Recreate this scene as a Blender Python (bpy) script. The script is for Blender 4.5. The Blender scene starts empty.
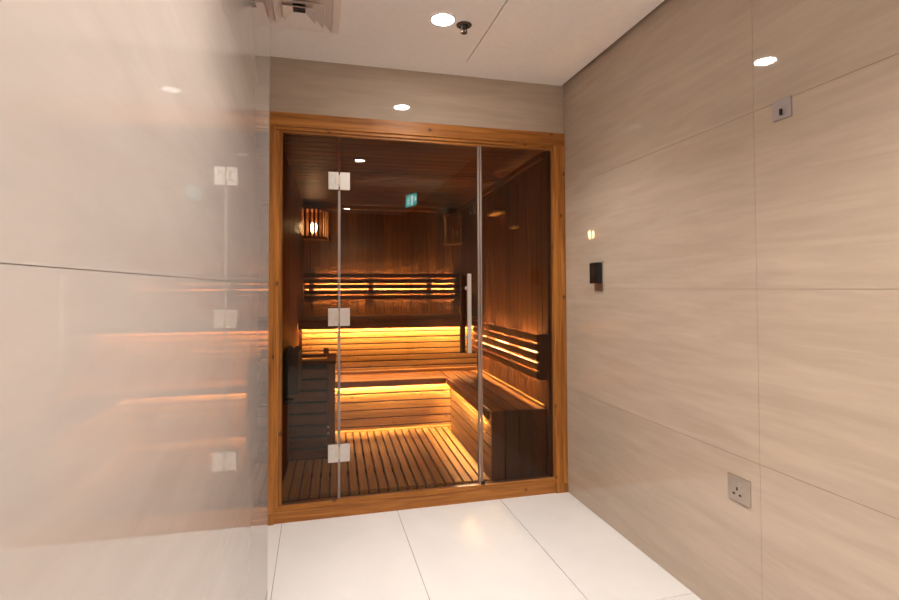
import bpy, bmesh, math, random
from mathutils import Vector, Matrix
random.seed(7)
SC = bpy.context.scene
COL = SC.collection

# ------------------------------------------------------------------ materials
def new_mat(name):
    m = bpy.data.materials.new(name); m.use_nodes = True
    nt = m.node_tree; nt.nodes.clear()
    out = nt.nodes.new('ShaderNodeOutputMaterial')
    return m, nt, out
def N(nt, t, **kw):
    n = nt.nodes.new(t)
    for k, v in kw.items():
        if k in n.inputs: n.inputs[k].default_value = v
        else: setattr(n, k, v)
    return n
def L(nt, a, b): nt.links.new(a, b)
def c4(c): return (c[0], c[1], c[2], 1.0)

def plain(name, col, rough=0.5, metal=0.0, spec=0.5, bump=0.0, bscale=200):
    m, nt, out = new_mat(name)
    p = N(nt, 'ShaderNodeBsdfPrincipled')
    tc = N(nt, 'ShaderNodeTexCoord')
    nz = N(nt, 'ShaderNodeTexNoise', Scale=40.0, Detail=3.0)
    L(nt, tc.outputs['Object'], nz.inputs['Vector'])
    mx = N(nt, 'ShaderNodeMix', data_type='RGBA')
    mx.inputs[6].default_value = c4([v*0.95 for v in col]); mx.inputs[7].default_value = c4([min(1, v*1.05) for v in col])
    L(nt, nz.outputs['Fac'], mx.inputs[0]); L(nt, mx.outputs[2], p.inputs['Base Color'])
    p.inputs['Roughness'].default_value = rough; p.inputs['Metallic'].default_value = metal
    p.inputs['Specular IOR Level'].default_value = spec
    if bump:
        n2 = N(nt, 'ShaderNodeTexNoise', Scale=bscale, Detail=2.0)
        L(nt, tc.outputs['Object'], n2.inputs['Vector'])
        b = N(nt, 'ShaderNodeBump', Strength=bump, Distance=0.002)
        L(nt, n2.outputs['Fac'], b.inputs['Height']); L(nt, b.outputs['Normal'], p.inputs['Normal'])
    L(nt, p.outputs[0], out.inputs[0])
    return m

def emit(name, col, strength):
    m, nt, out = new_mat(name)
    e = N(nt, 'ShaderNodeEmission', Color=c4(col), Strength=strength)
    L(nt, e.outputs[0], out.inputs[0]); return m

def stone_tile(name, cA, cB, stretch, rot=(0, 0, 0), rough=0.05, contrast=(0.35, 0.68), wav=0.0, spec=0.5):
    """polished stone-look porcelain with streaks drawn out along one direction"""
    m, nt, out = new_mat(name)
    p = N(nt, 'ShaderNodeBsdfPrincipled')
    tc = N(nt, 'ShaderNodeTexCoord')
    mp = N(nt, 'ShaderNodeMapping'); mp.inputs['Rotation'].default_value = rot; mp.inputs['Scale'].default_value = stretch
    L(nt, tc.outputs['Object'], mp.inputs['Vector'])
    n1 = N(nt, 'ShaderNodeTexNoise', Scale=1.0, Detail=9.0, Roughness=0.62, Distortion=0.6)
    L(nt, mp.outputs[0], n1.inputs['Vector'])
    n2 = N(nt, 'ShaderNodeTexNoise', Scale=3.3, Detail=6.0, Roughness=0.6)
    L(nt, mp.outputs[0], n2.inputs['Vector'])
    ad = N(nt, 'ShaderNodeMath', operation='MULTIPLY_ADD'); ad.inputs[1].default_value = 0.45
    sb = N(nt, 'ShaderNodeMath', operation='SUBTRACT'); sb.inputs[1].default_value = 0.5
    L(nt, n2.outputs['Fac'], sb.inputs[0]); L(nt, sb.outputs[0], ad.inputs[0]); L(nt, n1.outputs['Fac'], ad.inputs[2])
    mr = N(nt, 'ShaderNodeMapRange'); mr.inputs[1].default_value = contrast[0]; mr.inputs[2].default_value = contrast[1]
    L(nt, ad.outputs[0], mr.inputs[0])
    mx = N(nt, 'ShaderNodeMix', data_type='RGBA'); mx.inputs[6].default_value = c4(cA); mx.inputs[7].default_value = c4(cB)
    L(nt, mr.outputs[0], mx.inputs[0]); L(nt, mx.outputs[2], p.inputs['Base Color'])
    p.inputs['Roughness'].default_value = rough; p.inputs['IOR'].default_value = 1.5
    p.inputs['Specular IOR Level'].default_value = spec
    if wav:
        n3 = N(nt, 'ShaderNodeTexNoise', Scale=2.2, Detail=1.0)
        L(nt, tc.outputs['Object'], n3.inputs['Vector'])
        b = N(nt, 'ShaderNodeBump', Strength=wav, Distance=0.004)
        L(nt, n3.outputs['Fac'], b.inputs['Height']); L(nt, b.outputs['Normal'], p.inputs['Normal'])
    L(nt, p.outputs[0], out.inputs[0])
    return m

def wood(name, dark, light, axis='Z', rough=0.42, knots=0.7, spec=0.4, vary=0.25):
    """planed softwood: grain along `axis`, knots, each board its own tone"""
    m, nt, out = new_mat(name)
    p = N(nt, 'ShaderNodeBsdfPrincipled')
    tc = N(nt, 'ShaderNodeTexCoord'); geo = N(nt, 'ShaderNodeNewGeometry')
    off = N(nt, 'ShaderNodeVectorMath', operation='SCALE'); off.inputs['Scale'].default_value = 7.0
    cmb = N(nt, 'ShaderNodeCombineXYZ')
    for i in range(3): L(nt, geo.outputs['Random Per Island'], cmb.inputs[i])
    L(nt, cmb.outputs[0], off.inputs[0])
    add = N(nt, 'ShaderNodeVectorMath', operation='ADD')
    L(nt, tc.outputs['Object'], add.inputs[0]); L(nt, off.outputs[0], add.inputs[1])
    def mapped(across, along):
        s = [across]*3; s['XYZ'.index(axis)] = along
        mp = N(nt, 'ShaderNodeMapping'); mp.inputs['Scale'].default_value = s
        L(nt, add.outputs[0], mp.inputs['Vector']); return mp
    g = N(nt, 'ShaderNodeTexNoise', Scale=1.0, Detail=6.0, Roughness=0.6, Distortion=0.8)
    L(nt, mapped(38, 1.6).outputs[0], g.inputs['Vector'])
    f = N(nt, 'ShaderNodeTexNoise', Scale=1.0, Detail=3.0)
    L(nt, mapped(170, 4).outputs[0], f.inputs['Vector'])
    m1 = N(nt, 'ShaderNodeMath', operation='MULTIPLY_ADD'); m1.inputs[1].default_value = 0.35
    L(nt, f.outputs['Fac'], m1.inputs[0]); L(nt, g.outputs['Fac'], m1.inputs[2])
    mr = N(nt, 'ShaderNodeMapRange'); mr.inputs[1].default_value = 0.50; mr.inputs[2].default_value = 0.84
    L(nt, m1.outputs[0], mr.inputs[0])
    mx = N(nt, 'ShaderNodeMix', data_type='RGBA'); mx.inputs[6].default_value = c4(dark); mx.inputs[7].default_value = c4(light)
    L(nt, mr.outputs[0], mx.inputs[0])
    # knots
    v = N(nt, 'ShaderNodeTexVoronoi', Scale=1.0)
    L(nt, mapped(13.0, 9.0).outputs[0], v.inputs['Vector'])
    kr = N(nt, 'ShaderNodeMapRange'); kr.inputs[1].default_value = 0.05; kr.inputs[2].default_value = 0.16
    kr.inputs[3].default_value = knots; kr.inputs[4].default_value = 0.0
    L(nt, v.outputs['Distance'], kr.inputs[0])
    mk = N(nt, 'ShaderNodeMix', data_type='RGBA'); mk.inputs[7].default_value = c4([d*0.28 for d in dark])
    L(nt, kr.outputs[0], mk.inputs[0]); L(nt, mx.outputs[2], mk.inputs[6])
    # tone per board
    vr = N(nt, 'ShaderNodeMapRange'); vr.inputs[3].default_value = 1.0-vary; vr.inputs[4].default_value = 1.0+vary*0.6
    L(nt, geo.outputs['Random Per Island'], vr.inputs[0])
    sc = N(nt, 'ShaderNodeVectorMath', operation='SCALE')
    L(nt, mk.outputs[2], sc.inputs[0]); L(nt, vr.outputs[0], sc.inputs['Scale'])
    L(nt, sc.outputs[0], p.inputs['Base Color'])
    p.inputs['Roughness'].default_value = rough; p.inputs['Specular IOR Level'].default_value = spec
    b = N(nt, 'ShaderNodeBump', Strength=0.15, Distance=0.001)
    L(nt, m1.outputs[0], b.inputs['Height']); L(nt, b.outputs['Normal'], p.inputs['Normal'])
    L(nt, p.outputs[0], out.inputs[0])
    return m

def glass(name, tint):
    """tinted flat glass: straight-through transmission plus the reflection of each face"""
    m, nt, out = new_mat(name)
    geo = N(nt, 'ShaderNodeNewGeometry')
    ior = N(nt, 'ShaderNodeMapRange'); ior.inputs[3].default_value = 1.33; ior.inputs[4].default_value = 1/1.33
    L(nt, geo.outputs['Backfacing'], ior.inputs[0])
    fr = N(nt, 'ShaderNodeFresnel'); L(nt, ior.outputs[0], fr.inputs['IOR'])
    t = N(nt, 'ShaderNodeBsdfTransparent', Color=c4(tint))
    g = N(nt, 'ShaderNodeBsdfGlossy', Roughness=0.0, Color=(1, 1, 1, 1))
    mx = N(nt, 'ShaderNodeMixShader')
    L(nt, fr.outputs[0], mx.inputs[0]); L(nt, t.outputs[0], mx.inputs[1]); L(nt, g.outputs[0], mx.inputs[2])
    L(nt, mx.outputs[0], out.inputs[0])
    return m

WALL_A, WALL_B = (0.43, 0.34, 0.265), (0.495, 0.395, 0.31)
M = {}
M['tile_right'] = stone_tile('tile_right', WALL_A, WALL_B, (1, 1.5, 15.0), rot=(math.radians(3), 0, 0), rough=0.03)
M['tile_back'] = stone_tile('tile_back', WALL_A, WALL_B, (1.5, 1, 15.0), rough=0.03)
M['tile_left'] = stone_tile('tile_left', (0.37, 0.317, 0.287), (0.43, 0.374, 0.342), (1, 1.3, 5.5), rot=(math.radians(-38), 0, 0), rough=0.014, contrast=(0.3, 0.72))
M['tile_floor'] = stone_tile('tile_floor', (0.67, 0.65, 0.635), (0.71, 0.69, 0.675), (2.0, 2.0, 2), rough=0.24, spec=0.10)
M['grout'] = plain('grout', (0.26, 0.20, 0.15), 0.9)
M['grout_left'] = plain('grout_left', (0.40, 0.33, 0.28), 0.9)
M['grout_floor'] = plain('grout_floor', (0.16, 0.13, 0.11), 0.9)
M['paint'] = plain('paint', (0.90, 0.85, 0.815), 0.75, bump=0.02)
M['gap'] = plain('gap', (0.10, 0.07, 0.05), 0.9)
M['plastic_white'] = plain('plastic_white', (0.78, 0.68, 0.62), 0.45)
M['black'] = plain('black', (0.006, 0.006, 0.007), 0.35)
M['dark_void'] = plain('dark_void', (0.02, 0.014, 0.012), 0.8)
M['iron'] = plain('iron', (0.018, 0.014, 0.013), 0.55, 0.3)
M['rock'] = plain('rock', (0.035, 0.03, 0.028), 0.85, bump=0.6, bscale=60)
M['chrome'] = plain('chrome', (0.62, 0.57, 0.53), 0.38, 0.75)
M['satin'] = plain('satin', (0.60, 0.53, 0.46), 0.35, 0.9)
M['plate_grey'] = plain('plate_grey', (0.33, 0.27, 0.26), 0.4, 0.2)
M['brass'] = plain('brass', (0.75, 0.62, 0.42), 0.3, 0.7)
M['seal'] = plain('seal', (0.24, 0.19, 0.165), 0.3, 0.0)
M['edge_mask'] = plain('edge_mask', (0.10, 0.085, 0.075), 0.5)
M['bronze'] = plain('bronze', (0.09, 0.06, 0.045), 0.4, 0.6)
M['glass'] = glass('glass', (0.67, 0.595, 0.49))
PD, PL = (0.24, 0.090, 0.017), (0.46, 0.20, 0.045)
for ax in 'XYZ':
    M['frame'+ax] = wood('frame'+ax, (0.23, 0.074, 0.010), (0.51, 0.200, 0.038), ax, 0.38, 0.9, vary=0.12)
    M['pine'+ax] = wood('pine'+ax, PD, PL, ax, 0.5, 0.7)
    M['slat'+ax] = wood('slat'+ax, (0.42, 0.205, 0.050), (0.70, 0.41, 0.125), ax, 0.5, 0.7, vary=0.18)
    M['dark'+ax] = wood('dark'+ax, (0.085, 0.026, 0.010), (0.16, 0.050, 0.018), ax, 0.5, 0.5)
    M['clad'+ax] = wood('clad'+ax, (0.120, 0.039, 0.009), (0.245, 0.087, 0.020), ax, 0.5, 0.6, vary=0.3)
LEDC = (1.0, 0.75, 0.45)
M['led'] = emit('led', LEDC, 450)
M['led_low'] = emit('led_low', LEDC, 640)
M['led_back'] = emit('led_back', LEDC, 500)
M['bulb'] = emit('bulb', (1.0, 0.78, 0.5), 110)
M['down'] = emit('down', (1.0, 0.93, 0.86), 170)
M['exit_green'] = emit('exit_green', (0.05, 0.70, 0.66), 12.0)
M['exit_white'] = emit('exit_white', (0.75, 1.0, 1.0), 22.0)

# ------------------------------------------------------------------ mesh helpers
def new(): return bmesh.new()
def box(bm, x0, x1, y0, y1, z0, z1, bev=0.0, mat=None):
    vs = [bm.verts.new(v) for v in ((x0,y0,z0),(x1,y0,z0),(x1,y1,z0),(x0,y1,z0),(x0,y0,z1),(x1,y0,z1),(x1,y1,z1),(x0,y1,z1))]
    fs = [bm.faces.new([vs[i] for i in q]) for q in ((0,3,2,1),(4,5,6,7),(0,1,5,4),(1,2,6,5),(2,3,7,6),(3,0,4,7))]
    if mat: bmesh.ops.transform(bm, matrix=mat, verts=vs)
    if bev:
        es = set(e for f in fs for e in f.edges)
        bmesh.ops.bevel(bm, geom=list(es), offset=bev, segments=2, profile=0.6, affect='EDGES')
    return bm
def lathe(bm, prof, c=(0,0,0), axis='Z', n=28, cap=True):
    rings = []
    for r, h in prof:
        ring = []
        for k in range(n):
            a = 2*math.pi*k/n
            p = (r*math.cos(a), r*math.sin(a), h)
            if axis == 'X': p = (h, p[0], p[1])
            elif axis == 'Y': p = (p[0], h, p[1])
            ring.append(bm.verts.new((p[0]+c[0], p[1]+c[1], p[2]+c[2])))
        rings.append(ring)
    for a, b in zip(rings, rings[1:]):
        for k in range(n):
            bm.faces.new((a[k], a[(k+1) % n], b[(k+1) % n], b[k]))
    if cap:
        bm.faces.new(rings[0][::-1]); bm.faces.new(rings[-1])
    return bm
def prism(bm, pts, z0, z1):
    lo = [bm.verts.new((x, y, z0)) for x, y in pts]; hi = [bm.verts.new((x, y, z1)) for x, y in pts]
    bm.faces.new(lo[::-1]); bm.faces.new(hi)
    n = len(pts)
    for k in range(n): bm.faces.new((lo[k], lo[(k+1) % n], hi[(k+1) % n], hi[k]))
    return bm

def link(name, bm, m, parent=None, shift=None, smooth=False):
    if shift: bmesh.ops.translate(bm, vec=(-shift[0], -shift[1], -shift[2]), verts=bm.verts)
    bmesh.ops.recalc_face_normals(bm, faces=bm.faces)
    me = bpy.data.meshes.new(name); bm.to_mesh(me); bm.free()
    for mm in (m if isinstance(m, (list, tuple)) else [m]): me.materials.append(M[mm])
    if name == 'pane':                                   # dark edges added to stop the bulb glinting inside the sheet
        for p in me.polygons: p.material_index = 0 if abs(p.normal.y) > 0.9 else 1
    if smooth:
        for p in me.polygons: p.use_smooth = True
    o = bpy.data.objects.new(name, me); COL.objects.link(o)
    if parent: o.parent = parent
    return o
def struct(name, bm, m, interior=False):
    o = link(name, bm, m); o['kind'] = 'structure'
    if interior: place(o, 0, 0, 0)
    return o
def tag(o, label, cat, group=None):
    o['label'] = label; o['category'] = cat
    if group: o['group'] = group
    return o
def thing(name, label, cat, base=(0,0,0), group=None, kind='thing'):
    o = bpy.data.objects.new(name, None); COL.objects.link(o); o.empty_display_size = 0.1
    o.location = base; o['kind'] = kind; return tag(o, label, cat, group)

# the sauna cabin stands about two degrees askew to the corridor: its own axes
TH = math.radians(2.1); PIV = (0.6, 2.9)
def world(lx, ly): 
    return (PIV[0]+lx*math.cos(TH)+ly*math.sin(TH), PIV[1]-lx*math.sin(TH)+ly*math.cos(TH))
def place(o, lx, ly, z):
    w = world(lx, ly); o.location = (w[0], w[1], z); o.rotation_euler = (0, 0, -TH); return o
def ithing(name, label, cat, base, group=None):
    o = thing(name, label, cat, (0,0,0), group); place(o, *base); return o

# ------------------------------------------------------------------ main dimensions
D = 2.838                       # face of the timber frame
XR = 1.4527                     # right-hand wall
ZC = 2.4385                     # ceiling
YB = -2.85                      # far end of the corridor behind the viewer
G0, G1 = 2.850, 2.860           # glass
E = 0.001

# ------------------------------------------------------------------ corridor shell
def panels(bm, us, vs, put, g=0.0012, gv=None):
    gv = g if gv is None else gv
    """flat tiles with open joints; put(u0,u1,v0,v1) adds one tile"""
    for u0, u1 in zip(us, us[1:]):
        for v0, v1 in zip(vs, vs[1:]):
            put(bm, u0+g, u1-g, v0+gv, v1-gv)
# floor
bm = new()
xs = [-1.40, -0.764, -0.1707, 0.4304, 1.025, XR+0.004]
ys = [YB-0.05, -1.82, -0.62, 0.58, 1.78, 2.90]
panels(bm, xs, ys, lambda b, a, c, d, e: box(b, a, c, d, e, -0.0025, 0.0))
struct('floor', bm, 'tile_floor')
struct('floor_bed', box(new(), -1.42, XR+0.05, YB-0.08, 2.92, -0.08, -0.003), 'grout_floor')
# right wall
bm = new()
ysr = [YB-0.05, -0.951, 0.249, 1.449, 2.858]
zsr = [0.0, 0.6145, 1.2071, 1.815, 2.46]
panels(bm, ysr, zsr, lambda b, a, c, d, e: box(b, XR, XR+0.002, a, c, d, e), g=0.0007)
struct('wall_right', bm, 'tile_right')
struct('wall_right_bed', box(new(), XR+0.0024, XR+0.12, YB-0.08, 2.875, -0.05, 2.55), 'grout')
# back wall, around the cabin front
bm = new()
box(bm, -0.99, XR-0.0015, 2.848, 2.872, 2.147, 2.46)
box(bm, -0.99, -0.289, 2.848, 2.872, 0.0, 2.1455)
struct('wall_back', bm, 'tile_back')
# left wall: a tiled pier that ends short of the cabin, set a shade out of square
LA = math.atan(0.021)
LM = Matrix.Translation((-0.1815, 2.15, 0)) @ Matrix.Rotation(-LA, 4, 'Z')
bm = new()
ysl = [-5.05, -2.90, -0.503, 0.0]   # along the pier, 0 = its far edge
zsl = [0.0, 0.632, 1.233, 1.836, 2.46]
def lp(b, a, c, d, e): box(b, -0.002, 0.0, a, c, d, e, mat=LM)
panels(bm, ysl, zsl, lp, g=0.0008, gv=0.0004)
box(bm, -0.80, -0.0025, -0.002, 0.0, 0.0, 2.46, mat=LM)
struct('wall_left', bm, 'tile_left')
struct('wall_left_core', box(new(), -0.80, -0.0024, -5.05, -0.0024, -0.04, 2.5, mat=LM), 'grout_left')
struct('wall_left_return', box(new(), -0.99, -0.90, 2.10, 2.88, -0.01, 2.5), 'tile_back')
# end wall behind the viewer
bm = new()
panels(bm, [-1.4, -0.2, 1.0, XR+0.05], [0.0, 0.6145, 1.2071, 1.815, 2.46], lambda b, a, c, d, e: box(b, a, c, YB-0.02, YB, d, e))
struct('wall_rear', bm, 'tile_back')
struct('wall_rear_bed', box(new(), -1.4, XR+0.1, YB-0.12, YB-0.0205, -0.05, 2.5), 'dark_void')
# ceiling: stops short of the right wall with a shadow gap
AX = 0.785
bm = new()
box(bm, -1.40, AX-0.0025, YB-0.05, 2.8475, ZC, ZC+0.02)
box(bm, AX-0.0025, AX+0.0025, 2.665, 2.8475, ZC, ZC+0.02)
box(bm, AX+0.0025, XR-0.016, YB-0.05, 2.8475, ZC, ZC+0.02)
struct('ceiling', bm, 'paint')
struct('ceiling_void', box(new(), -1.42, XR+0.02, YB-0.08, 2.8475, ZC+0.022, ZC+0.09), 'gap')

# ------------------------------------------------------------------ timber frame of the glass front
XL0, XR0, ZT = -0.286, XR-0.002, 2.146
CW = 0.074
fr = thing('door_frame', 'orange pine frame around the glass front of the sauna', 'door frame', (0.58, 2.86, 0))
sh = (0.58, 2.86, 0)
link('head_casing', box(new(), XL0, XR0, D, D+0.022, ZT-CW, ZT, 0.003), 'frameX', fr, sh)
for a, b in ((XL0, XL0+CW), (XR0-CW, XR0)):
    bm = box(new(), a, b, D, D+0.022, 0.052, ZT-CW-E, 0.003)
    box(bm, a-0.0005, b+0.0005, D-0.004, D+0.022, 0.0, 0.051, 0.003)
    link('side_casing', bm, 'frameZ', fr, sh)
IX0, IX1, IZ0, IZ1 = -0.172, 1.364, 0.092, 2.040
bm = box(new(), XL0+CW, XR0-CW, D+0.006, D+0.024, 0.0, 0.064, 0.003)
link('sill', bm, 'frameX', fr, sh)
bm = box(new(), XL0+CW-0.006, XR0-CW+0.006, D+0.003, D+0.05, 0.0645, 0.078, 0.004)
box(bm, IX0-0.02, IX1+0.01, G0-0.006, 2.886, 0.0785, IZ0, 0.003)
link('sill_cap', bm, 'frameX', fr, sh)
bm = box(new(), XL0+CW, XR0-CW, D+0.009, 2.888, IZ1+0.014, ZT-CW+0.004, 0.003)
box(bm, IX0-0.015, IX1+0.012, D+0.018, 2.886, IZ1, IZ1+0.0135, 0.002)
link('head_jamb', bm, 'frameX', fr, sh)
for s in (0, 1):
    bm = new()
    if s == 0:
        box(bm, XL0+CW-0.004, IX0-0.018, D+0.009, 2.888, 0.078, IZ1+0.013, 0.003)
        box(bm, IX0-0.0175, IX0, D+0.016, 2.886, IZ0, IZ1-0.001, 0.003)
    else:
        box(bm, IX1+0.018, XR0-CW+0.004, D+0.009, 2.888, 0.078, IZ1+0.013, 0.003)
        box(bm, IX1, IX1+0.0175, D+0.016, 2.886, IZ0, IZ1-0.001, 0.003)
    link('side_jamb', bm, 'frameZ', fr, sh)

# ------------------------------------------------------------------ glass front
XA, XB = 0.118, 0.908          # door edges
gz0, gz1 = IZ0+0.001, IZ1-0.0015
pl = thing('fixed_glazing', 'narrow fixed glass panel left of the glass door, in front of the heater guard', 'glass panel', (-0.03, 2.855, gz0))
sh = (-0.03, 2.855, gz0)
link('pane', box(new(), IX0+0.0005, XA-0.006, G0, G1, gz0, gz1), ['glass', 'edge_mask'], pl, sh)
link('edge_seal', box(new(), XA-0.0055, XA+0.0015, G0-0.003, G1+0.003, gz0+0.004, 1.743), 'seal', pl, sh)
pr = thing('fixed_glazing', 'fixed glass panel right of the glass door, beside the tiled wall', 'glass panel', (1.14, 2.855, gz0))
sh = (1.14, 2.855, gz0)
link('pane', box(new(), XB+0.017, IX1-0.0005, G0, G1, gz0, gz1), ['glass', 'edge_mask'], pr, sh)
link('edge_seal', box(new(), XB+0.009, XB+0.0165, G0-0.004, G1+0.004, gz0, gz1), 'seal', pr, sh)
link('corner_clip', box(new(), XB+0.004, XB+0.026, G0-0.008, G0-0.0045, gz0, gz0+0.02), 'iron', pr, sh)

dr = thing('glass_door', 'frameless tinted glass sauna door with three square hinges and a tall bar handle', 'glass door', (0.51, 2.855, gz0))
sh = (0.51, 2.855, gz0)
link('pane', box(new(), XA+0.0075, XB-0.008, G0, G1, gz0+0.006, gz1-0.004), ['glass', 'edge_mask'], dr, sh)
link('edge_seal', box(new(), XA+0.002, XA+0.007, G0-0.003, G1+0.003, gz0+0.006, 1.743), 'seal', dr, sh)
o = link('edge_seal', box(new(), XB-0.0075, XB+0.002, G0-0.004, G1+0.004, gz0+0.006, gz1-0.004), 'seal', dr, sh)
for zc in (1.796, 1.062, 0.338):
    h = 0.047
    bm = new()
    for yy0, yy1 in ((G0-0.0085, G0-0.0005), (G1+0.0005, G1+0.0085)):
        box(bm, XA-0.057, XA-0.0035, yy0, yy1, zc-h, zc+h, 0.0012)
        box(bm, XA+0.0035, XA+0.057, yy0, yy1, zc-h, zc+h, 0.0012)
    hg = link('hinge', bm, 'chrome', dr, sh)
    bm = box(new(), XA-0.021, XA-0.0005, G0-0.0125, G0-0.009, zc-0.020, zc+0.020, 0.001)
    lathe(bm, [(0.0035, -0.032), (0.0035, 0.032)], (XA, G0-0.006, zc), 'Z', 12)
    link('knuckle', bm, 'satin', hg, sh)
    for sx in (-0.036, 0.036):
        for sz in (-0.026, 0.026):
            link('screw', lathe(new(), [(0.0045, -0.0105), (0.0045, -0.0086)], (XA+sx, G0, zc+sz), 'Y', 12), 'satin', hg, sh)
bm = box(new(), 0.8225, 0.8455, G0-0.056, G0-0.044, 0.850, 1.296, 0.003)
for zz in (0.935, 1.215):
    lathe(bm, [(0.007, -0.047), (0.007, -0.0005)], (0.834, G0, zz), 'Y', 16)
    lathe(bm, [(0.012, -0.006), (0.012, -0.0003)], (0.834, G0, zz), 'Y', 16)
hd = link('handle', bm, 'chrome', dr, sh); hd['label'] = 'polished metal bar handle on the outside'
bm = box(new(), 0.812, 0.840, G1+0.040, G1+0.066, 0.838, 1.288, 0.003)
for zz in (0.935, 1.215):
    lathe(bm, [(0.008, 0.0005), (0.008, 0.041)], (0.828, G1, zz), 'Y', 14)
hi = link('handle', bm, 'darkZ', dr, sh); hi['label'] = 'dark wooden bar handle on the inside'

# ------------------------------------------------------------------ sauna cabin shell (cabin axes)
LX0, LX1, LY1, ZS, ZF = -0.805, 0.748, 2.30, 2.044, 0.100
def boards(bm, a0, a1, w, put, gap=0.0065):
    n = max(1, round((a1-a0)/w)); w = (a1-a0)/n
    for k in range(n): put(bm, a0+k*w+gap/2, a0+(k+1)*w-gap/2)
bm = new(); boards(bm, LX0-0.02, LX1+0.02, 0.088, lambda b, a, c: box(b, a, c, LY1, LY1+0.016, 0.02, ZS+0.02, 0.0025))
box(bm, LX0-0.05, LX1+0.05, LY1+0.014, LY1+0.06, 0.0, ZS+0.05)
struct('wall_sauna_back', bm, 'cladZ', True)
bm = new(); boards(bm, -0.005, LY1-E, 0.088, lambda b, a, c: box(b, LX1, LX1+0.016, a, c, 0.02, ZS+0.02, 0.0025))
box(bm, LX1+0.014, LX1+0.06, 0.0, LY1+0.05, 0.0, ZS+0.05)
struct('wall_sauna_right', bm, 'cladZ', True)
bm = new(); boards(bm, 0.012, LY1-E, 0.088, lambda b, a, c: box(b, LX0-0.016, LX0, a, c, 0.02, ZS+0.02, 0.0025))
box(bm, LX0-0.06, LX0-0.014, -0.0, LY1+0.05, 0.0, ZS+0.05)
struct('wall_sauna_left', bm, 'cladZ', True)
bm = new(); boards(bm, -0.012, LY1, 0.100, lambda b, a, c: box(b, LX0-0.02, LX1+0.02, a, c, ZS, ZS+0.016, 0.003), gap=0.009)
box(bm, LX0-0.06, LX1+0.06, -0.015, LY1+0.05, ZS+0.014, ZS+0.06)
struct('ceiling_sauna', bm, 'cladX', True)
struct('floor_sauna', box(new(), LX0-0.02, LX1+0.02, -0.002, LY1+0.02, 0.0, 0.05), 'darkY', True)
bm = box(new(), LX0, LX1, LY1-0.022, LY1-0.0005, ZS-0.045, ZS-0.0005, 0.006)
struct('trim_1', bm, 'cladX', True)
bm = box(new(), LX1-0.022, LX1-0.0005, 0.02, LY1-0.024, ZS-0.040, ZS-0.0005, 0.006)
struct('trim_2', bm, 'cladY', True)

def I(name, bm, m, parent, base, smooth=False):
    return link(name, bm, m, parent, base, smooth)

# duckboard on the cabin floor
BX, BY = 0.420, 1.258          # faces of the bench bases
b0 = (0, 0.6, 0.05)
t = ithing('duckboard', 'slatted wooden floor grating inside the sauna, between door and benches', 'floor grating', b0)
bm = new(); w = 0.0538
x = LX0+0.006
while x + w < BX-0.02:
    box(bm, x+0.0062, x+w-0.0062, 0.012, BY-0.062, 0.078, ZF, 0.002); x += w
I('slats', bm, 'slatY', t, b0)
bm = new()
for yy in (0.05, 0.40, 0.75, 1.08): box(bm, LX0+0.01, BX-0.02, yy, yy+0.04, 0.0505, 0.0775)
I('bearer', bm, 'darkX', t, b0)
bm = box(new(), LX0+0.006, BX-0.004, BY-0.060, BY-0.006, 0.052, ZF+0.003, 0.003)
I('border_board', bm, 'slatX', t, b0)

# ------------------------------------------------------------------ benches
def led(bm, *a): return box(bm, *a)
ZL, ZU = 0.487, 0.952          # seat heights
FH = 0.050
def wall_slats_x(x0, x1, y, z0, z1, n, gap=0.011):
    bm = new(); h = (z1-z0)/n
    for k in range(n): box(bm, x0, x1, y, y+0.018, z0+k*h+gap/2, z0+(k+1)*h-gap/2, 0.002)
    return bm
# right-hand bench (runs from the glass to the back)
b0 = (0.57, 0.8, 0.05)
t = ithing('sauna_bench', 'long lower wooden bench along the right sauna wall with a lit slatted front', 'bench', b0)
bm = new(); n = 4; x0, x1 = BX-0.020, LX1-0.003
w = (x1-x0)/n
for k in range(n): box(bm, x0+k*w+0.004, x0+(k+1)*w-0.004, 0.046, 1.595, ZL-0.026, ZL, 0.003)
I('seat', bm, 'pineY', t, b0)
I('front_rail', box(new(), BX-0.040, BX-0.022, 0.044, BY-0.042, ZL-FH, ZL, 0.003), 'pineY', t, b0)
bm = new(); n = 6; z0, z1 = ZF-0.045, ZL-FH+0.006; h = (z1-z0)/n
for k in range(n): box(bm, BX, BX+0.018, 0.045, BY-0.001, z0+k*h+0.0055, z0+(k+1)*h-0.0055, 0.002)
I('front_slats', bm, 'slatY', t, b0)
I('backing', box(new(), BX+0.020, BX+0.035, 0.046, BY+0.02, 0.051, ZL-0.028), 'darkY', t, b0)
bm = new(); boards(bm, BX-0.024, LX1-0.002, 0.088, lambda b, a, c: box(b, a, c, 0.022, 0.042, 0.051, ZL-0.0005, 0.003), gap=0.010)
I('end_panel', bm, 'cladZ', t, b0)
I('rear_batten', box(new(), LX1-0.020, LX1-0.001, 0.05, 1.56, ZL+0.0005, ZL+0.018, 0.004), 'slatY', t, b0)  # paler wood paints in the light spill along the seat's rear edge
I('led_strip', box(new(), BX-0.020, BX-0.012, 0.20, BY-0.05, ZL-0.0365, ZL-0.0275), 'led_low', t, b0)
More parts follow.
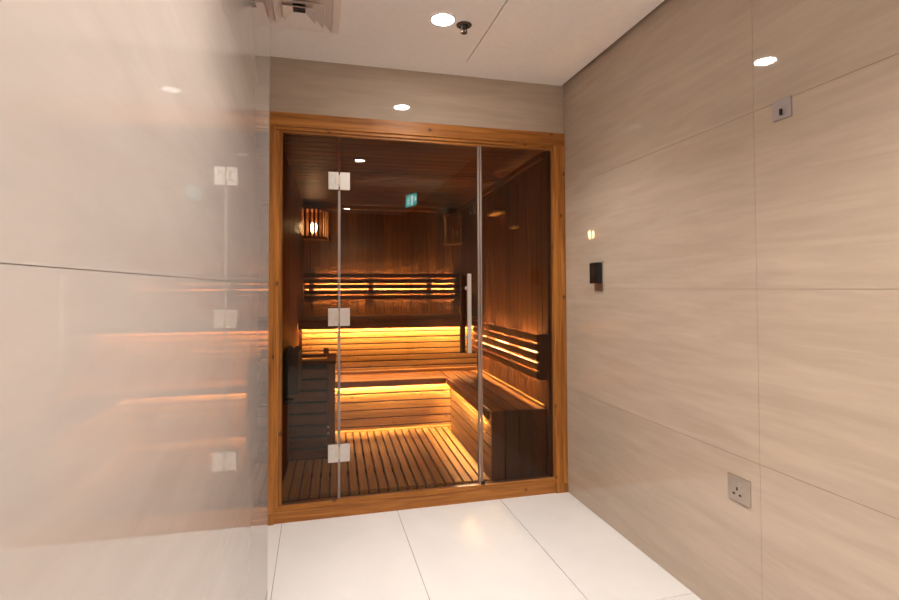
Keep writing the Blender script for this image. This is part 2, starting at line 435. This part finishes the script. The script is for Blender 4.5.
# lower tier along the back
b0 = (-0.2, 1.4, 0.05)
t = ithing('sauna_bench', 'lower wooden bench tier below the back wall, bright strip under its edge', 'bench', b0)
I('front_rail', box(new(), LX0+0.004, BX-0.041, BY-0.040, BY-0.022, ZL-FH, ZL, 0.003), 'pineX', t, b0)
bm = new(); n = 4; y0, y1 = BY-0.020, 1.595; w = (y1-y0)/n
for k in range(n): box(bm, LX0+0.004, BX-0.0225, y0+k*w+0.004, y0+(k+1)*w-0.004, ZL-0.026, ZL, 0.003)
I('seat', bm, 'pineX', t, b0)
I('front_slats', wall_slats_x(LX0+0.004, BX-0.001, BY, ZF-0.045, ZL-FH+0.006, 6), 'slatX', t, b0)
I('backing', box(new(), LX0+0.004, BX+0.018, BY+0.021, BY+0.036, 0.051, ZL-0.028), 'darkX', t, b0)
I('led_strip', box(new(), LX0+0.02, BX-0.044, BY-0.020, BY-0.011, ZL-0.0365, ZL-0.0275), 'led_low', t, b0)
# upper tier
UY = 1.505                      # front of the upper seat
RY = 1.600                      # its slatted riser
b0 = (0.0, 1.9, 0.05)
t = ithing('sauna_bench', 'upper wooden bench tier against the back wall above a glowing slatted riser', 'bench', b0)
I('front_rail', box(new(), LX0+0.004, LX1-0.003, UY, UY+0.022, ZU-0.075, ZU, 0.003), 'cladX', t, b0)
bm = new(); n = 6; y0, y1 = UY+0.024, LY1-0.004; w = (y1-y0)/n
for k in range(n): box(bm, LX0+0.004, LX1-0.003, y0+k*w+0.004, y0+(k+1)*w-0.004, ZU-0.026, ZU, 0.003)
I('seat', bm, 'pineX', t, b0)
I('riser_slats', wall_slats_x(LX0+0.03, LX1-0.003, RY, ZL+0.001, ZU-0.060, 8), 'slatX', t, b0)
for xx in (-0.46, -0.13, 0.19, 0.52): I('batten', box(new(), xx-0.022, xx+0.022, RY+0.0195, RY+0.034, ZL+0.001, ZU-0.03), 'darkZ', t, b0)
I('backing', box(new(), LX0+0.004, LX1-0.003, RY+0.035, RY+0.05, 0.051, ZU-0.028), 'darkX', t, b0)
I('base_batten', box(new(), LX0+0.03, LX1-0.003, RY-0.034, RY-0.0015, ZL+0.0006, ZL+0.026, 0.004), 'slatX', t, b0)
I('led_strip', box(new(), LX0+0.03, LX1-0.01, UY+0.046, UY+0.057, ZU-0.050, ZU-0.038), 'led', t, b0)

# ------------------------------------------------------------------ backrests with light behind the slats
ZB0, ZB1 = 1.108, 1.362
b0 = (0.0, LY1-0.04, ZB0)
t = ithing('backrest_rack', 'long dark slatted backrest on the back wall with light glowing between the slats', 'backrest', b0)
n = 5; pit = (ZB1-ZB0+0.014)/n
bm = new()
for k in range(n): box(bm, LX0+0.004, LX1-0.004, LY1-0.058, LY1-0.042, ZB0+k*pit, ZB0+k*pit+0.040, 0.003)
I('slats', bm, 'darkX', t, b0)
for xx in (-0.73, -0.16, 0.42, 0.71):
    I('batten', box(new(), xx-0.022, xx+0.022, LY1-0.0415, LY1-0.001, ZB0-0.01, ZB1+0.004), 'darkZ', t, b0)
I('led_strip', box(new(), LX0+0.02, LX1-0.03, LY1-0.0415, LY1-0.034, ZB0+2*pit+0.007, ZB0+2*pit+0.017), 'led_back', t, b0)
ZB0, ZB1 = 0.668, 0.930
b0 = (LX1-0.04, 0.7, ZB0)
t = ithing('backrest_rack', 'dark slatted backrest on the right wall over the bench, lit from behind', 'backrest', b0)
pit = (ZB1-ZB0+0.014)/n
bm = new()
for k in range(n): box(bm, LX1-0.070, LX1-0.052, 0.012, 1.498, ZB0+k*pit, ZB0+k*pit+0.040, 0.003)
I('slats', bm, 'darkY', t, b0)
for yy in (0.032, 0.56, 1.10, 1.47):
    I('batten', box(new(), LX1-0.051, LX1-0.001, yy-0.02, yy+0.02, ZB0-0.01, ZB1+0.004), 'darkZ', t, b0)
I('led_strip', box(new(), LX1-0.0505, LX1-0.042, 0.06, 1.45, ZB0+2*pit+0.007, ZB0+2*pit+0.017), 'led_back', t, b0)

# ------------------------------------------------------------------ corner lamps
def corner_lamp(label, cx, cy, sx, r, z0, z1, lit):
    b0 = (cx, cy, z0)
    t = ithing('corner_lamp', label, 'lamp', b0)
    def arc(rr, n=10): 
        return [(cx+sx*0.002, cy-0.002)] + [(cx+sx*(0.002+rr*math.cos(a)), cy-0.002-rr*math.sin(a)) for a in [math.pi/2*k/n for k in range(n+1)]]
    I('top_board', prism(new(), arc(r), z1-0.03, z1), 'cladX', t, b0)
    I('base_board', prism(new(), arc(r), z0, z0+0.022), 'pineX', t, b0)
    for k in range(8):
        a = math.pi/2*(k+0.5)/8
        mt = Matrix.Translation((cx+sx*(0.002+(r-0.014)*math.cos(a)), cy-0.002-(r-0.014)*math.sin(a), 0)) @ Matrix.Rotation(-sx*a, 4, 'Z')
        I('slat', box(new(), -0.005, 0.005, -0.011, 0.011, z0+0.0225, z1-0.0305, mat=mt), 'pineZ', t, b0)
    hx, hy = cx+sx*r*0.42, cy-r*0.42
    I('socket', lathe(new(), [(0.02, z0+0.0225), (0.02, z0+0.06)], (hx, hy, 0), n=16), 'plastic_white', t, b0)
    bm = lathe(new(), [(0.012, z0+0.061), (0.024, z0+0.085), (0.03, z0+0.115), (0.026, z0+0.142), (0.012, z0+0.158)], (hx, hy, 0), n=18)
    I('bulb', bm, 'bulb' if lit else 'plastic_white', t, b0, True)
corner_lamp('lit wooden corner lamp with upright slats in the left rear corner of the sauna', LX0, LY1, 1, 0.235, 1.690, 1.992, True)
corner_lamp('unlit wooden corner lamp in the right rear corner of the sauna', LX1-0.001, LY1, -1, 0.165, 1.660, 1.968, False)

# small fittings on the right cabin wall
b0 = (LX1, 0.90, 1.78)
t = ithing('wall_fitting', 'small wooden box fitting with its lit base painted pale high on the right sauna wall', 'wall fitting', b0)
I('body', box(new(), LX1-0.075, LX1-0.001, 0.80, 0.98, 1.802, 1.905, 0.006), 'cladZ', t, b0)
I('base_board', box(new(), LX1-0.085, LX1-0.001, 0.79, 0.99, 1.78, 1.80, 0.004), 'slatY', t, b0)  # lit underside put into the colour by paler wood
b0 = (LX1, 0.53, 1.64)
t = ithing('wall_fitting', 'narrow upright wooden strip fitting high on the right sauna wall nearer the glass', 'wall fitting', b0)
I('board', box(new(), LX1-0.018, LX1-0.001, 0.49, 0.57, 1.65, 1.95, 0.004), 'cladZ', t, b0)
I('ledge', box(new(), LX1-0.045, LX1-0.001, 0.485, 0.575, 1.632, 1.649, 0.003), 'slatY', t, b0)

# ------------------------------------------------------------------ heater corner
gx0, gx1, gy0, gy1, gz0_, gz1_ = LX0+0.004, -0.500, 0.585, 0.985, ZF+0.001, 0.742
b0 = (-0.65, 0.78, gz0_)
t = ithing('heater_guard', 'box-shaped wooden heater guard with horizontal slats behind the narrow glass panel', 'heater guard', b0)
bm = new(); z = gz0_+0.01; hh = 0.0745
for k in range(8): box(bm, gx0+0.012, gx1-0.056, gy0, gy0+0.018, z+k*hh, z+(k+1)*hh-0.019, 0.004)
I('front_slats', bm, 'cladX', t, b0)
bm = box(new(), gx1-0.055, gx1, gy0-0.004, gy0+0.04, gz0_, gz1_-0.021, 0.003)
pst = I('post', bm, 'cladZ', t, b0)
I('post', box(new(), gx0, gx0+0.011, gy0-0.004, gy0+0.04, gz0_, gz1_-0.021, 0.002), 'cladZ', t, b0)
bm = new()
for k in range(8): box(bm, gx1-0.019, gx1-0.001, gy0+0.041, gy1, z+k*hh, z+(k+1)*hh-0.012, 0.003)
I('side_slats', bm, 'cladY', t, b0)
I('backing', box(new(), gx0, gx1-0.02, gy0+0.019, gy0+0.028, gz0_, gz1_-0.022), 'dark_void', t, b0)  # near-black sheet paints the groove shade between the slats
bm = box(new(), gx0, gx1+0.004, gy0-0.008, gy0+0.06, gz1_-0.02, gz1_, 0.003)
box(bm, gx0, gx1+0.004, gy1-0.06, gy1+0.004, gz1_-0.02, gz1_, 0.003)
box(bm, gx1-0.056, gx1+0.004, gy0+0.061, gy1-0.061, gz1_-0.02, gz1_, 0.003)
box(bm, gx0, gx1-0.057, gy0+0.061, gy1-0.061, gz1_-0.045, gz1_-0.03)
I('top_rim', bm, 'darkX', t, b0)
for zz in (0.272, 0.312):
    I('knob', lathe(new(), [(0.006, -0.012), (0.009, -0.006), (0.007, 0.0)], (gx1-0.045, gy0-0.0045, zz), 'Y', 14), 'brass', t, b0, True)
b0 = (-0.56, 0.95, gz1_)
t = ithing('wooden_block', 'small dark red wooden block on top of the heater guard', 'block', b0)
I('body', box(new(), -0.585, -0.548, gy1-0.05, gy1-0.01, gz1_+0.0005, gz1_+0.045, 0.004), 'darkZ', t, b0)

hx0, hx1, hy0, hy1, hz0, hz1 = LX0+0.003, LX0+0.098, 0.18, 0.50, 0.605, 0.835
b0 = (LX0, 0.34, hz0)
t = ithing('sauna_heater', 'black sauna heater on the left sauna wall beside the heater guard', 'heater', b0)
bm = box(new(), hx0, hx1, hy0, hy1, hz0, hz1-0.02, 0.006)
I('body', bm, 'iron', t, b0)
bm = new()
box(bm, hx0, hx1, hy0, hy0+0.006, hz1-0.02, hz1+0.004); box(bm, hx0, hx1, hy1-0.006, hy1, hz1-0.02, hz1+0.004)
box(bm, hx1-0.006, hx1, hy0+0.0065, hy1-0.0065, hz1-0.02, hz1+0.004); box(bm, hx0, hx0+0.006, hy0+0.0065, hy1-0.0065, hz1-0.02, hz1+0.004)
I('rim', bm, 'iron', t, b0)
bm = box(new(), hx0, hx0+0.06, hy0+0.1, hy0+0.16, hz0-0.075, hz0-0.045, 0.004)
box(bm, hx0, hx0+0.02, hy0+0.12, hy0+0.14, hz0-0.045, hz0+0.002)
I('bracket', bm, 'iron', t, b0)
stone_me = None
for k in range(16):
    row, c = divmod(k, 2)
    if stone_me is None:
        bm = new(); bmesh.ops.create_icosphere(bm, subdivisions=2, radius=0.024)
        for v in bm.verts: v.co *= 1+random.uniform(-0.2, 0.16); 
        so = link('heater_stone', bm, 'rock'); stone_me = so
    else:
        so = stone_me.copy(); COL.objects.link(so)
    place(so, hx0+0.028+c*0.042, hy0+0.03+row*0.037, hz1+0.003+random.uniform(0, 0.006))
    so.rotation_euler = (random.random()*6, random.random()*6, random.random()*6)
    s = random.uniform(0.66, 0.80); so.scale = (s, s, s)
    tag(so, 'rough dark stone heaped on the black sauna heater', 'stone', 'stones on the heater')

# ------------------------------------------------------------------ corridor fittings
def downlight(x, y, label, pw=1.0):
    t = thing('downlight', label, 'ceiling light', (x, y, ZC), 'downlights in the corridor ceiling')
    s = (x, y, ZC)
    ring = [(0.060, ZC-0.0005), (0.059, ZC-0.004), (0.051, ZC-0.0045), (0.0505, ZC-0.0005)]
    link('trim_ring', lathe(new(), ring, (x, y, 0), n=40, cap=False), 'plastic_white', t, s, True)
    link('lens', lathe(new(), [(0.050, ZC-0.0036), (0.050, ZC-0.0012)], (x, y, 0), n=40), 'down', t, s)
    ld = bpy.data.lights.new('lamp', 'SPOT'); ld.energy = 150*pw; ld.color = (1.0, 0.93, 0.86); ld.spot_size = math.radians(128); ld.spot_blend = 0.85; ld.shadow_soft_size = 0.04
    lo = bpy.data.objects.new('lamp', ld); COL.objects.link(lo); lo.parent = t; lo.location = (0, 0, -0.008)
downlight(0.555, 2.262, 'bright round recessed downlight in the ceiling, right beside the sprinkler', 0.8)
downlight(0.400, 0.735, 'round downlight behind the viewer, mirrored on the sauna ceiling beside the top hinge', 1.25)
downlight(0.250, -0.640, 'round downlight further back in the corridor, mirrored below the top hinge', 1.5)
downlight(0.450, -2.300, 'round downlight at the far end of the corridor, mirrored faintly in the glass door')

# fire sprinkler
s = (0.663, 2.289, ZC)
t = thing('fire_sprinkler', 'bronze fire sprinkler head in the ceiling beside the downlight', 'sprinkler', s)
bm = lathe(new(), [(0.036, 0.0), (0.036, -0.003), (0.029, -0.007), (0.024, -0.006), (0.020, -0.001)], (0, 0, 0), n=32, cap=False)
link('escutcheon', bm, 'bronze', t, None, True)
bm = lathe(new(), [(0.019, -0.0015), (0.017, -0.010), (0.009, -0.012), (0.008, -0.022)], n=20)
link('body', bm, 'iron', t, None, True)
bm = new()
for sx in (-1, 1):
    box(bm, sx*0.012-0.002, sx*0.012+0.002, -0.003, 0.003, -0.030, -0.010)
box(bm, -0.014, 0.014, -0.003, 0.003, -0.034, -0.030)
link('yoke', bm, 'bronze', t)
link('bulb', lathe(new(), [(0.001, -0.0225), (0.003, -0.0235), (0.003, -0.0285), (0.001, -0.0295)], n=12), 'bronze', t, None, True)
bm = lathe(new(), [(0.004, -0.0345), (0.015, -0.037), (0.015, -0.0385), (0.003, -0.0385)], n=24)
link('deflector', bm, 'bronze', t)

# air diffuser
vx, vy, hv = -0.075, 2.332, 0.176
s = (vx, vy, ZC)
t = thing('air_diffuser', 'square white ceiling air diffuser with nested louvres by the left wall', 'air vent', s)
def ring_frame(bm, ro, zo, ri, zi, th=0.003):
    A = [(-ro,-ro), (ro,-ro), (ro,ro), (-ro,ro)]; B = [(-ri,-ri), (ri,-ri), (ri,ri), (-ri,ri)]
    for top in (0, 1):
        d = th*top
        va = [bm.verts.new((x, y, zo+d)) for x, y in A]; vb = [bm.verts.new((x, y, zi+d)) for x, y in B]
        for k in range(4): bm.faces.new((va[k], va[(k+1) % 4], vb[(k+1) % 4], vb[k]))
        if top == 0: a0, b0 = va, vb
    for k in range(4):
        bm.faces.new((a0[k], a0[(k+1) % 4], va[(k+1) % 4], va[k])); bm.faces.new((b0[k], b0[(k+1) % 4], vb[(k+1) % 4], vb[k]))
bm = new(); ring_frame(bm, hv, -0.004, hv-0.032, -0.008)
link('flange', bm, 'plastic_white', t)
for q in range(3):
    bm = new(); ro = hv-0.036-q*0.036
    ring_frame(bm, ro, -0.022-0.003*q, ro-0.040, 0.004-0.003*q, 0.0025)
    link('louvre', bm, 'plastic_white', t)
link('backing', box(new(), -hv+0.01, hv-0.01, -hv+0.01, hv-0.01, -0.0025, -0.0008), 'plastic_white', t)
link('slot', box(new(), -0.026, 0.026, -0.05, 0.02, -0.0045, -0.003), 'dark_void', t)

# things on the right-hand wall (u runs towards the viewer, i.e. -y)
def wb(bm, d0, d1, ya, yb, z0, z1, bev=0.0): return box(bm, XR-d1, XR-d0, ya, yb, z0, z1, bev)
s = (XR, 1.537, 0.455)
t = thing('wall_socket', 'square metal three-pin wall socket with switch low on the right tiled wall', 'socket', s)
link('plate', wb(new(), -0.0003, 0.007, 1.488, 1.586, 0.455, 0.543, 0.0015), 'satin', t, s)
def hole(name, u, v, du, dv, mt, d0=0.0072, d1=0.0082):
    y = 1.586-u*0.098; z = 0.455+v*0.088
    return link(name, wb(new(), d0, d1, y-du/2, y+du/2, z-dv/2, z+dv/2), mt, t, s)
hole('pin_slot', 0.44, 0.50, 0.006, 0.011, 'black'); hole('pin_slot', 0.30, 0.28, 0.010, 0.0065, 'black'); hole('pin_slot', 0.58, 0.28, 0.010, 0.0065, 'black')
hole('rocker_switch', 0.62, 0.76, 0.013, 0.021, 'chrome', 0.0072, 0.011)
for u in (0.1, 0.9): link('screw', lathe(new(), [(0.003, -0.0085), (0.003, -0.0071)], (XR, 1.586-u*0.098, 0.499), 'X', 12), 'chrome', t, s)

s = (XR, 2.47, 1.20)
t = thing('control_unit', 'black sauna control unit on a small metal plate on the right tiled wall', 'controller', s)
link('back_plate', wb(new(), -0.0003, 0.008, 2.415, 2.50, 1.200, 1.352, 0.0015), 'satin', t, s)
link('body', wb(new(), 0.0085, 0.036, 2.420, 2.502, 1.236, 1.345, 0.003), 'black', t, s)
link('display', wb(new(), 0.0362, 0.037, 2.434, 2.488, 1.275, 1.325), 'iron', t, s)

s = (XR, 1.333, 1.754)
t = thing('wall_plate', 'small grey square plate high on the right tiled wall at a tile joint', 'wall plate', s)
link('plate', wb(new(), -0.0003, 0.006, 1.300, 1.368, 1.754, 1.817, 0.001), 'plate_grey', t, s)
link('toggle', wb(new(), 0.0062, 0.012, 1.330, 1.338, 1.766, 1.786, 0.001), 'iron', t, s)

# emergency exit sign that shows as a reflection in the glass
ex, ey, ez = 1.07, -0.19, 2.235
t = thing('exit_sign', 'lit green emergency exit sign hanging from the corridor ceiling, mirrored in the glass door', 'sign', (ex, ey, ez))
t.rotation_euler = (0, 0, math.radians(74))
link('housing', box(new(), -0.15, 0.15, -0.010, 0.010, -0.075, 0.085, 0.002), 'plastic_white', t)
link('hanger', box(new(), -0.01, 0.01, -0.006, 0.006, 0.086, ZC-ez-0.0005), 'plastic_white', t)
for sy in (-1, 1):
    link('face', box(new(), -0.142, 0.142, sy*0.0118-0.001, sy*0.0118+0.001, -0.068, 0.068), 'exit_green', t)
    bm = new(); y = sy*0.0142
    def seg(x0, z0, x1, z1, w):
        dx, dz = x1-x0, z1-z0; l = math.hypot(dx, dz)
        mt = Matrix.Translation((x0, y, z0)) @ Matrix.Rotation(-math.atan2(dz, dx), 4, 'Y')
        box(bm, 0, l, -0.0008, 0.0008, -w/2, w/2, mat=mt)
    q = 0.06 
    # running figure
    seg(-q, 0.020, -q-0.006, -0.012, 0.016); seg(-q-0.006, -0.012, -q+0.016, -0.030, 0.009); seg(-q+0.016, -0.030, -q+0.010, -0.055, 0.008)
    seg(-q-0.006, -0.012, -q-0.018, -0.034, 0.009); seg(-q-0.018, -0.034, -q-0.040, -0.036, 0.008)
    seg(-q, 0.018, -q+0.022, 0.004, 0.007); seg(-q+0.022, 0.004, -q+0.034, 0.014, 0.006); seg(-q, 0.018, -q-0.022, 0.012, 0.007); seg(-q-0.022, 0.012, -q-0.03, -0.006, 0.006)
    lathe(bm, [(0.010, -0.0008), (0.010, 0.0008)], (-q+0.004, y, 0.038), 'Y', 16)
    # doorway and arrow
    box(bm, 0.005, 0.050, y-0.0008, y+0.0008, -0.055, 0.055)
    seg(0.070, 0, 0.125, 0, 0.014); seg(0.128, 0.002, 0.104, 0.028, 0.012); seg(0.128, -0.002, 0.104, -0.028, 0.012)
    link('pictogram', bm, 'exit_white', t)

# ------------------------------------------------------------------ camera
yaw, pitch, roll = 0.2515, 0.0235, -0.0041
cam = bpy.data.cameras.new('camera'); co = bpy.data.objects.new('camera', cam); COL.objects.link(co)
f = Vector((math.sin(yaw)*math.cos(pitch), math.cos(yaw)*math.cos(pitch), math.sin(pitch)))
r = Vector((math.cos(yaw), -math.sin(yaw), 0)); u = r.cross(f)
r2 = math.cos(roll)*r+math.sin(roll)*u; u2 = -math.sin(roll)*r+math.cos(roll)*u
mw = Matrix(((r2.x, u2.x, -f.x, 0), (r2.y, u2.y, -f.y, 0), (r2.z, u2.z, -f.z, 1.2138), (0, 0, 0, 1)))
co.matrix_world = mw
cam.sensor_fit = 'HORIZONTAL'; cam.sensor_width = 36.0
cam.lens = 518.02*36/899; cam.shift_y = -23.8/899; cam.clip_start = 0.02
SC.camera = co

# ------------------------------------------------------------------ world and view
w = bpy.data.worlds.new('world'); SC.world = w; w.use_nodes = True
w.node_tree.nodes['Background'].inputs[0].default_value = (0, 0, 0, 1)
w.node_tree.nodes['Background'].inputs[1].default_value = 0.0
vs = SC.view_settings
vs.view_transform = 'Standard'; vs.look = 'None'; vs.exposure = 0.12; vs.gamma = 1.0; vs.use_curve_mapping = False
cy = SC.cycles
cy.max_bounces = 14; cy.diffuse_bounces = 7; cy.glossy_bounces = 8; cy.transmission_bounces = 8; cy.transparent_max_bounces = 24
cy.caustics_reflective = True; cy.sample_clamp_indirect = 4.0; cy.blur_glossy = 0.5
cy.use_denoising = True
try: cy.denoiser = 'OPENIMAGEDENOISE'
except Exception: pass
